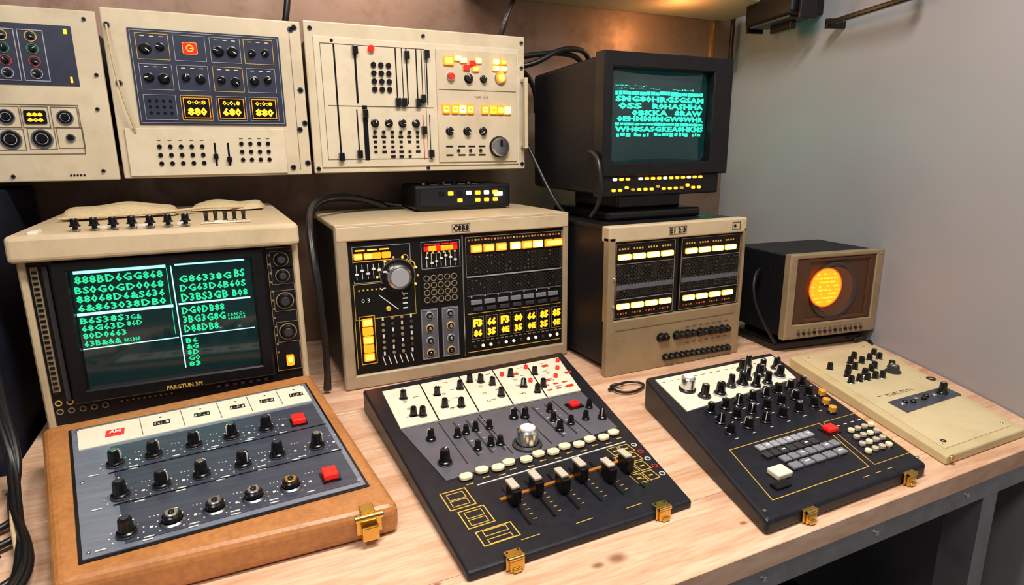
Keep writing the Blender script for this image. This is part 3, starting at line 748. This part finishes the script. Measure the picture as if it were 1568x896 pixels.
def d1(b):
    A, B, C, D = (-.338, 1.231, .840), (.123, 1.304, .840), (.182, .789, .800), (-.240, .796, .8035)
    wedge(b, A, B, C, D, LEATHER, .014)
    F = FP(A, B, C, D)
    TL, TR, BR, BL = (-.287, 1.194), (.104, 1.246), (.146, .852), (-.212, .826)
    b.quadplate(F, [lerp(TL, BR, -.012), lerp(TR, BL, -.012), lerp(BR, TL, -.012), lerp(BL, TR, -.012)][::-1], .0015, BLK)
    b.quadplate(F, [BL, BR, TR, TL], .003, SLATE, 0)
    G = FP(A, B, C, D, .003)
    P = lambda u, v: bil(TL, TR, BR, BL, u, v)
    b.quadplate(G, [P(.02, .215), P(.985, .215), P(.985, .02), P(.02, .02)], .0015, WHITE)
    b.quadplate(G, [P(.13, .975), P(.98, .975), P(.98, .245), P(.13, .245)], .0010, SLATED)  # dark inset keeps the left margin pale, a reflection put into the colour
    H = FP(A, B, C, D, .0045); G = FP(A, B, C, D, .0040)
    b.rect(H(*P(.155, .13)), .030, .026, OFFW, .001); b.rect(H(*P(.155, .13), .001), .027, .021, RED, .002); b.text(H(*P(.155, .13), .003), 'AM', .01, WPR, fit=(.017, .011), fat=.0004)
    for k, u in enumerate((.335, .50, .655, .79, .93)):
        b.outline(H(*P(u, .12)), .024, .012, .0015, BLK); b.text(H(*P(u, .12)), ['HR', 'EM', 'B3', 'K0', 'IN'][k], .01, BLK, fit=(.018, .008), fat=.0005)
        b.cyl(H(*P(u, .06)), .002, .001, BLK, seg=8)
        b.line(H, P(u-.08, .03), P(u-.08, .20), .0008, LINE)
    for v in (.475, .72): b.line(G, P(.11, v), P(.985, v), .0014, BLK)
    for u in (.02, .98):
        for v in (.03, .5, .97): b.cyl(G(*P(u, v)), .0028, .0015, CHROME, seg=8)
    rows = [[(-204, 1052), (-152, 1059), (-94, 1068), (-37, 1075), (19, 1081), (74, 1087)],
            [(-186, 957), (-134, 963), (-81, 970), (-22, 976), (30, 986), (93, 991)],
            [(-168, 862), (-115, 868), (-62, 875), (-11, 882), (41, 889), (99, 894)]]
    for j, r in enumerate(rows):
        for i, (x, y) in enumerate(r):
            x /= 1000; y = y/1000-.004; M = G(x, y)
            if i == 5 and j != 1:
                b.rect(M, .028, .030, BLK, .002); b.box(-.011, .011, -.013, .013, .002, .012, RED, .002, M); continue
            if j == 2 and i > 0:
                b.prof(M, [(.016, 0), (.016, .002), (.0135, .004)], CHROME); b.cyl(M @ T((0, 0, .002)), .0122, .011, BLK)
                b.cyl(M @ T((0, 0, .013)), .0090, .003, GOLD if i == 4 else CHROME); b.cyl(M @ T((0, 0, .016)), .004, .002, BLK)
            else:
                b.cyl(M, .0130, .003, DKG); b.knob(M @ T((0, 0, .002)), .0096, .024, BLK, cap=CHROME if (i+j) % 3 == 0 else DKG, ptr=True)
            for k in range(9):
                a = radians(-45+k*33.75); b.cyl(G(x+.020*cos(a), y+.020*sin(a)), .0011, .0006, WPR, seg=6)
            for q in (-1, 1): b.rect(G(x+.026*q, y-.022), .012, .002, WPR, .0006)
            b.rect(G(x, y+.030), .010, .0018, WPR, .0006); b.rect(G(x+.028, y+.004), .004, .004, WPR, .0006)
            for q in range(3): b.rect(G(x+.024+q*.005, y+.028), .0016, .0016, WPR, .0006)
    M = T((.135, .787, .788))
    b.box(-.018, .018, -.006, .002, -.020, .010, GOLD, .002, M); b.box(-.012, .012, -.016, -.005, -.026, -.004, GOLD, .002, M)
    b.cyl(M @ T((-.020, -.008, .008)) @ Matrix.Rotation(radians(90), 4, 'Y'), .005, .040, GOLD); b.box(-.010, .010, -.002, .020, .010, .0135, GOLD, .001, M)
simple('leather_case_mixer', d1)

def d2(b):
    A, B, C, D = (.222, 1.250, .800), (.735, 1.280, .800), (.613, .650, .765), (.232, .644, .7645)
    wedge(b, A, B, C, D, BLACK, .005); F = FP(A, B, C, D)
    TL, TR, BR, BL = (.258, 1.222), (.706, 1.246), (.659, 1.060), (.252, 1.050)
    b.quadplate(F, [BL, BR, TR, TL], .0025, WHITE); P = lambda u, v: bil(TL, TR, BR, BL, u, v); G = FP(A, B, C, D, .0025)
    for u in (.19, .40, .59, .79): b.line(G, P(u, .0), P(u, 1), .0025, BLK)
    b.quadplate(F, [(.275, .852), (.637, .890), (.656, 1.054), (.251, 1.045)], .002, GREY)
    W = [(291, 1176), (289, 1094), (306, 1088), (361, 1164), (417, 1175), (449, 1199), (472, 1190), (358, 1105), (390, 1095), (490, 1165),
         (486, 1108), (546, 1190), (550, 1130), (565, 1092), (590, 1113), (603, 1180)]
    for i, (x, y) in enumerate(W):
        M = G(x/1000, y/1000-.006); b.cyl(M, .009, .002, CHROME if i % 2 else DKG); b.knob(M @ T((0, 0, .002)), .0070, .018, BLK, ptr=i % 3 == 0, skirt=False)
    for i, (x, y) in enumerate([(530, 1205), (561, 1200), (600, 1222), (648, 1215), (690, 1228), (648, 1096), (641, 1150), (612, 1140), (668, 1190), (680, 1160), (576, 1150)]):
        M = G(min(x/1000, .69), y/1000-.008)
        if i % 2: b.rect(M, .016, .008, REDP, .003, .001)
        else: b.cyl(M, .005, .008, RED)
    for u in range(5):
        for k in range(4):
            p = P(.06+u*.2+rnd.uniform(0, .1), .1+k*.23); b.rect(G(*p), .012, .0015, LINE, .0006)
            p = P(.08+u*.2, .2+k*.2); b.ring(G(*p), .003, .004, LINE, .0006, 10)
    for u in range(3):
        p = P(.83+u*.055, .72); b.rect(G(*p), .012, .005, REDP)
        p = P(.83+u*.055, .85); b.rect(G(*p), .012, .005, RED)
    H = FP(A, B, C, D, .002)
    for u in (.335, .42, .50, .585): b.line(H, (u-.01, 1.04), (u-.01, .885), .0012, BLK)
    for x, y, k in ((.292, .990, 1), (.290, .905, 2), (.359, .985, 0), (.358, .924, 0), (.380, .990, 0), (.385, .928, 0), (.407, .986, 0), (.402, .924, 0), (.340, .980, 0),
                    (.468, 1.006, 1), (.490, 1.000, 1), (.547, 1.002, 0), (.528, .928, 1), (.560, .94, 0), (.597, .945, 0), (.630, .936, 1), (.535, .965, 0), (.63, .985, 0)):
        M = H(x, y-.004)
        if k == 2: b.cyl(M, .013, .003, DKG); b.knob(M @ T((0, 0, .002)), .0095, .026, BLK)
        elif k == 1: b.cyl(M, .009, .003, DKG); b.knob(M @ T((0, 0, .002)), .0072, .020, BLK)
        else: b.cyl(M, .007, .002, KEYG); b.knob(M @ T((0, 0, .002)), .0060, .017, BLK, ptr=False)
    for x in (.352, .378, .402, .522, .552):
        b.line(H, (x, 1.03), (x, .90), .003, DKG)
        for k in range(6): b.rect(H(x+.008, 1.02-k*.022), .005, .001, WPR, .0006)
    b.rect(H(.606, 1.000), .034, .026, BLK, .002); b.box(-.010, .010, -.008, .008, .002, .010, RED, .002, H(.606, 1.0))
    M = H(.447, .900); b.prof(M, [(.028, 0), (.027, .004), (.021, .006)], DKG, 28); b.cyl(M @ T((0, 0, .004)), .0195, .030, CHROME, seg=30); b.cyl(M @ T((0, 0, .034)), .014, .003, OFFW, seg=28)
    K = FP(A, B, C, D, 0)
    for i in range(12):
        t = i/11; x = .312+t*.305; y = .848+.020*t+(.006 if i % 2 else 0)
        if i in (0, 3): x -= .004
        b.rrect(K(x, y), .025, .019, .009, BLK, .002); b.rrect(K(x, y, .002), .0225, .0165, .008, IVORYB, .004)
        b.rect(K(x, y-.018), .012, .002, GOLDP, .0006)
    b.line(K, (.318, .822), (.62, .840), .002, WPR)
    b.line(K, (.335, .770), (.600, .790), .006, ORWOOD, .003)
    for i in range(6):
        t = i/5; x = .352+t*.212; y0, y1 = .700+.008*t, .800+.008*t
        b.line(K, (x, y0), (x, y1), .0035, BLK, .002)
        for k in range(7): b.rect(K(x+.013, y0+.012*k+.01), .006, .001, GOLDP, .0006)
        yy = .757+rnd.uniform(-.008, .014); M = K(x, yy)
        b.box(-.0075, .0075, -.014, .012, .004, .028, BLK, .002, M); b.box(-.0068, .0068, -.008, .018, .028, .033, IVS, .0015, M); b.box(-.002, .002, -.004, .004, 0, .006, CHROME, 0, M)
    for cx, cy, w, h in ((.276, .800, .042, .046), (.286, .748, .042, .042), (.300, .700, .056, .032)):
        b.outline(K(cx, cy), w, h, .0018, GOLDP, .0008); b.outline(K(cx, cy+.008), w*.65, h*.35, .0013, GOLDP, .0008); b.outline(K(cx, cy-.010), w*.65, h*.3, .0013, GOLDP, .0008)
    for a in range(2):
        for c in range(4):
            b.outline(K(.584+a*.024-.004*c, .820-c*.029), .020, .024, .0014, GOLDP, .0008); b.rect(K(.584+a*.024-.004*c, .820-c*.029), .008, .003, GOLDP, .0008)
    for c in range(5): b.ring(K(.629-.003*c, .825-c*.024), .004, .0055, REDP if c % 2 else WPR, .0008, 12)
    for i in range(3): b.rect(K(.34+i*.09, .675), .03, .0012, GOLDP, .0006)
    clasp(b, .300, .6435, .7635); clasp(b, .553, .6485, .7635)
simple('mixing_console', d2)

def d3(b):
    A, B, C, D = (.782, .996, .820), (1.158, .996, .820), (1.036, .548, .775), (.658, .546, .775)
    wedge(b, A, B, C, D, BLACK, .007); F = FP(A, B, C, D)
    TL, TR, BR, BL = (.793, .975), (1.140, .975), (1.094, .868), (.766, .842)
    b.quadplate(F, [BL, BR, TR, TL], .002, WHITE); G = FP(A, B, C, D, .002)
    b.cyl(G(.826, .912), .018, .006, BLK); b.cyl(G(.826, .912, .006), .0145, .024, CHROME, seg=26); b.cyl(G(.826, .912, .030), .010, .003, OFFW)
    for x, y, r in ((.840, .876, .009), (.878, .872, .0095), (.955, .888, .010), (.925, .890, .0075), (.985, .905, .008), (1.022, .905, .0095), (1.065, .888, .0095), (1.052, .925, .008), (1.09, .92, .008), (1.005, .94, .0075), (1.035, .950, .007), (.978, .872, .0075), (1.012, .872, .0075)):
        M = G(x, y); b.cyl(M, r*1.5, .003, KEYL if r > .009 else DKG); b.knob(M @ T((0, 0, .002)), r, .026, BLK, cap=CHROME if rnd.random() < .3 else None)
    for i in range(14): b.rect(G(.80+i*.022, .958), .010, .0015, LINE, .0006)
    K = FP(A, B, C, D, 0)
    for j, (a, c) in enumerate((((.806, .822), (1.075, .838)), ((.795, .784), (1.050, .800)), ((.785, .748), (1.02, .762)))):
        n = 8-j
        for i in range(n):
            p = lerp(a, c, i/(n-1)); M = K(*p)
            b.cyl(M, .0105, .002, DKG); b.knob(M @ T((0, 0, .002)), .0080, .021, BLK, cap=CHROME if (i+j) % 3 == 0 else None)
            b.rect(K(p[0], p[1]-.016), .008, .0012, WPR, .0006)
    for x, y in ((1.052, .760), (1.036, .733), (1.078, .79)): b.cyl(K(x, y), .009, .004, BLK); b.cyl(K(x, y, .004), .0075, .010, AMBK)
    q = [(.745, .708), (.975, .712), (.930, .580), (.705, .578)]
    for i in range(4): b.line(K, q[i], q[(i+1) % 4], .0013, GOLDP, .0008)
    q = [(.985, .712), (1.075, .712), (1.040, .580), (.945, .580)]
    for i in range(4): b.line(K, q[i], q[(i+1) % 4], .0010, GOLDP, .0008)
    rows = [((.798, .690), (.918, .690), 8, KEYL), ((.792, .669), (.905, .669), 7, DKG), ((.812, .649), (.935, .650), 7, KEYG), ((.812, .628), (.922, .628), 5, KEYG)]
    for a, c, n, m in rows:
        w = (c[0]-a[0])/(n-1)*.82
        for i in range(n):
            p = lerp(a, c, i/(n-1)); M = K(*p); b.box(-w/2, w/2, -.008, .008, 0, .006, m, .002, M)
            if (i+n) % 3 == 0: b.rect(K(p[0], p[1], .006), w*.5, .003, WPR, .0004)
    b.box(-.0165, .0165, -.013, .013, 0, .011, WHITE, .003, K(.768, .622)); b.box(-.0165, .0165, -.008, .008, 0, .005, BLK, .002, K(.746, .600))
    b.rect(K(.970, .686), .034, .026, BLK, .002); b.box(-.0115, .0115, -.0095, .0095, .002, .010, RED, .002, K(.970, .686))
    for i in range(4):
        for j in range(4):
            x = 1.004+i*.0185-j*.0115; y = .668-j*.0195
            b.cyl(K(x, y), .0072, .002, BLK); b.cyl(K(x, y, .002), .0058, .005, IVS if (i+j) % 3 else IVORYB, seg=16)
    for i in range(4): b.rect(K(1.0+i*.02, .692), .008, .002, WPR, .0008)
    for j in range(5): b.rect(K(1.068-.012*j, .70-.024*j), .006, .002, REDP, .0008)
    for x in (.668, 1.030): b.cyl(K(x+.006, .565), .003, .002, CHROME, seg=10)
    clasp(b, .745, .5455, .7640); clasp(b, .985, .5465, .7640)
    for k in range(3): b.rect(K(.90+k*.03, .563), .015, .0012, GOLDP, .0006)
simple('drum_machine_console', d3)

def d4(b):
    A, B, C, D = (1.268, 1.030, .780), (1.565, 1.034, .780), (1.355, .553, .768), (1.104, .554, .768)
    wedge(b, A, B, C, D, PANELD, .004); F = FP(A, B, C, D)
    b.quadplate(F, [(1.128, .572), (1.342, .572), (1.530, 1.012), (1.285, 1.012)], .0015, PANELE)
    G = FP(A, B, C, D, .0015)
    for x, y in ((1.280, .930), (1.305, .900), (1.335, .905), (1.360, .935), (1.388, .925), (1.400, .955), (1.425, .93), (1.455, .925), (1.25, .852), (1.275, .850), (1.30, .848), (1.325, .846), (1.345, .842), (1.36, .88), (1.385, .89), (1.322, .87), (1.47, .95), (1.275, .88)):
        M = G(x, y-.006); b.cyl(M, .0085, .002, CHROME); b.knob(M @ T((0, 0, .002)), .0070, .016, BLK, ptr=False, skirt=False)
    b.knob(G(1.405, .850), .014, .018, DKG, cap=CHROME); b.knob(G(1.43, .87), .008, .018, BLK)
    b.quadplate(G, [(1.212, .693), (1.408, .699), (1.418, .742), (1.225, .742)], .002, SLATED)
    H = FP(A, B, C, D, .0035)
    b.cyl(H(1.378, .722), .012, .004, BLK); b.knob(H(1.378, .722, .003), .008, .022, BLK, cap=CHROME)
    for i in range(7): b.cyl(H(1.235+i*.018, .718+.006*(i % 2)), .0055, .005, BLK if i % 3 else CHROME, seg=14)
    for i in range(4): b.rect(G(1.24+i*.025, .770), .016, .002, LINE, .0006)
    b.text(G(1.30, .765), 'G R8CO2 FC', .01, LINE, fit=(.09, .009), z=.0005)
    b.ring(G(1.445, .785), .006, .010, BLK, .0012); b.ring(G(1.155, .590), .003, .005, BLK, .0012)
    for x, y in ((1.14, .585), (1.335, .585), (1.51, 1.0), (1.30, 1.0), (1.425, .80)): b.cyl(G(x, y), .003, .0015, CHROME, seg=10)
    M = T((1.118, .5535, .759)); b.cyl(M, .005, .008, GOLD)
simple('synthesizer_module', d4)

# ---------------------------------------------------------------- cables
def wig(pts, a):
    return [(p[0]+rnd.uniform(-a, a), p[1]+rnd.uniform(-a, a)*.5, p[2]+rnd.uniform(-a, a)*.6) for p in pts]
base = [(-.425, 1.27, 1.22), (-.405, 1.25, 1.10), (-.392, 1.235, .98), (-.385, 1.22, .88), (-.368, 1.19, .80), (-.362, 1.12, .772), (-.335, 1.02, .768), (-.305, .95, .768), (-.285, .86, .768), (-.32, .80, .766)]
cable('cable_bundle', [wig(base, .009) for _ in range(8)] + [
    [(-.40, 1.18, .775), (-.38, 1.12, .765), (-.42, 1.06, .76), (-.36, 1.02, .762), (-.33, 1.08, .765), (-.37, 1.14, .77)],
    [(-.34, .96, .765), (-.36, .90, .76), (-.42, .86, .76), (-.38, .82, .76), (-.32, .84, .762)],
    [(-.30, .90, .765), (-.32, .88, .76), (-.36, .86, .76), (-.34, .81, .76), (-.28, .82, .762)],
    [(-.33, 1.0, .765), (-.37, .97, .76), (-.42, .96, .76), (-.48, .99, .76)]], .0055)
cable('light_cable', [wig(base, .010) for _ in range(2)], .003, CLOTH)
b0 = [(.40, 1.70, 1.155), (.33, 1.68, 1.19), (.22, 1.60, 1.20), (.165, 1.48, 1.18), (.158, 1.40, 1.10), (.165, 1.37, .98), (.170, 1.37, .86), (.165, 1.39, .76)]
cable('power_cable', [wig(b0, .005) for _ in range(4)] + [[(.45, 1.70, 1.155), (.36, 1.74, 1.17), (.26, 1.72, 1.19), (.2, 1.66, 1.17), (.18, 1.60, 1.12)]], .006)
cable('desk_cable', [[(.80, 1.10, .765), (.775, 1.13, .757), (.765, 1.09, .757), (.79, 1.06, .757), (.83, 1.07, .757), (.86, 1.09, .757), (.845, 1.12, .757), (.80, 1.12, .760), (.76, 1.10, .757)]], .003)
cable('television_cable', [[(.834, 1.32, 1.30), (.826, 1.27, 1.30), (.824, 1.25, 1.24), (.826, 1.25, 1.17), (.83, 1.30, 1.14)],
                           [(.80, 1.60, 1.32), (.815, 1.55, 1.25), (.83, 1.50, 1.16), (.84, 1.45, 1.135)],
                           [(1.10, 1.60, 1.145), (1.16, 1.50, 1.16), (1.20, 1.45, 1.15), (1.22, 1.42, 1.135)]], .006)
cable('scope_cable', [[(1.345, 1.22, .97), (1.30, 1.20, .96), (1.29, 1.19, .90), (1.31, 1.17, .84), (1.34, 1.14, .775)],
                      [(1.60, 1.09, .762), (1.62, 1.075, .775), (1.64, 1.075, .765), (1.62, 1.05, .757)]], .005)
cable('ceiling_cable', [[(.74, 1.66, 1.60), (.75, 1.64, 1.66), (.80, 1.66, 1.72), (.83, 1.72, 1.80), (.84, 1.72, 1.95)],
                        [(.80, 1.70, 1.57), (.88, 1.69, 1.585), (.98, 1.70, 1.60), (1.06, 1.72, 1.585), (1.08, 1.74, 1.53)],
                        [(.80, 1.70, 1.545), (.87, 1.68, 1.55), (.93, 1.68, 1.60), (1.02, 1.69, 1.61), (1.08, 1.71, 1.60), (1.10, 1.74, 1.52)],
                        [(.80, 1.72, 1.56), (.86, 1.72, 1.54), (.90, 1.72, 1.50), (.90, 1.74, 1.42)],
                        [(.17, 1.72, 1.60), (.19, 1.70, 1.66), (.20, 1.72, 1.74), (.19, 1.78, 1.9)],
                        [(1.745, 1.80, 1.9), (1.75, 1.80, 1.8), (1.74, 1.80, 1.7), (1.755, 1.81, 1.6)]], .008)

# ---------------------------------------------------------------- shelf + wall fixtures
def shelf(b):
    b.box(.70, 1.74, 1.56, 1.838, 1.765, 1.80, SHELFM, .006)
simple('wall_shelf', shelf)
def wallF(y, z, off=0):
    t = V((wall_x(y+.01)-wall_x(y-.01), .02, 0)).normalized(); n = V((-t.y, t.x, 0)); ex = -t; ey = V((0, 0, 1)); p = V((wall_x(y), y, z))+n*off
    M = Matrix.Identity(4)
    for i in range(3): M[i][0] = ex[i]; M[i][1] = ey[i]; M[i][2] = n[i]; M[i][3] = p[i]
    return M
def lampb(b):
    M = wallF(1.49, 1.730)
    b.box(-.07, .07, -.02, .07, 0, .02, BLK, .003, M)
    b.box(-.02, .02, -.01, .05, .02, .10, BLK, .003, M)
    b.box(-.12, .11, -.030, .05, .06, .15, BEZ, .012, M); b.box(-.10, .09, -.036, -.030, .07, .14, DKG, 0, M)
    b.box(-.05, .05, -.060, -.030, .08, .10, BLK, .003, M)
    for s in (-.135, .115): b.box(s, s+.012, -.045, .09, .07, .13, BLK, .002, M)
simple('wall_spotlight', lampb)
def rail(b):
    M = wallF(1.18, 1.665)
    b.box(-.16, .18, -.007, .007, .05, .064, BLK, .003, M)
    b.box(.166, .18, -.007, .16, .05, .064, BLK, .003, M); b.box(-.16, -.146, -.014, .014, 0, .064, BLK, .003, M); b.box(.166, .18, .146, .16, 0, .064, BLK, .003, M)
simple('wall_bracket', rail)

# ---------------------------------------------------------------- lights
def area(name, loc, rot, size, power, col, sy=None):
    l = bpy.data.lights.new(name, 'AREA'); l.energy = power; l.color = col; l.shape = 'RECTANGLE'; l.size = size; l.size_y = sy or size
    o = bpy.data.objects.new(name, l); o.location = loc; o.rotation_euler = rot; bpy.context.collection.objects.link(o); return o
def point(name, loc, power, col, r=.05):
    l = bpy.data.lights.new(name, 'POINT'); l.energy = power; l.color = col; l.shadow_soft_size = r
    o = bpy.data.objects.new(name, l); o.location = loc; bpy.context.collection.objects.link(o); return o
area('ceiling_light', (.45, .50, 2.5), (0, 0, 0), .8, 42, (1, .93, .84), .25)
area('ceiling_light', (-.6, -.3, 2.5), (radians(25), 0, 0), .7, 19, (1, .94, .87), .35)
point('shelf_lamp', (1.38, 1.66, 1.70), 1.5, (1, .48, .16), .05)
point('panel_lamp', (.45, 1.70, 1.95), 5.0, (1, .62, .42), .06)
point('television_glow', (1.40, 1.60, 1.38), 1.0, (.12, 1, .70), .06)
w = bpy.data.worlds.new('world'); bpy.context.scene.world = w; w.use_nodes = True
w.node_tree.nodes['Background'].inputs[0].default_value = (.84, .86, .95, 1); w.node_tree.nodes['Background'].inputs[1].default_value = .14

# ---------------------------------------------------------------- camera
yaw, pitch, roll = radians(25), radians(13.1), radians(-.6)
f = V((sin(yaw)*cos(pitch), cos(yaw)*cos(pitch), -sin(pitch))); r = V((cos(yaw), -sin(yaw), 0)); u = r.cross(f)
r2 = r*cos(roll)+u*sin(roll); u2 = -r*sin(roll)+u*cos(roll)
cam = bpy.data.cameras.new('camera'); cam.sensor_width = 36; cam.lens = 921/1568*36; cam.clip_start = .01
co = bpy.data.objects.new('camera', cam); bpy.context.collection.objects.link(co)
M = Matrix.Identity(4)
for i in range(3): M[i][0] = r2[i]; M[i][1] = u2[i]; M[i][2] = -f[i]
M[2][3] = 1.30
co.matrix_world = M
bpy.context.scene.camera = co
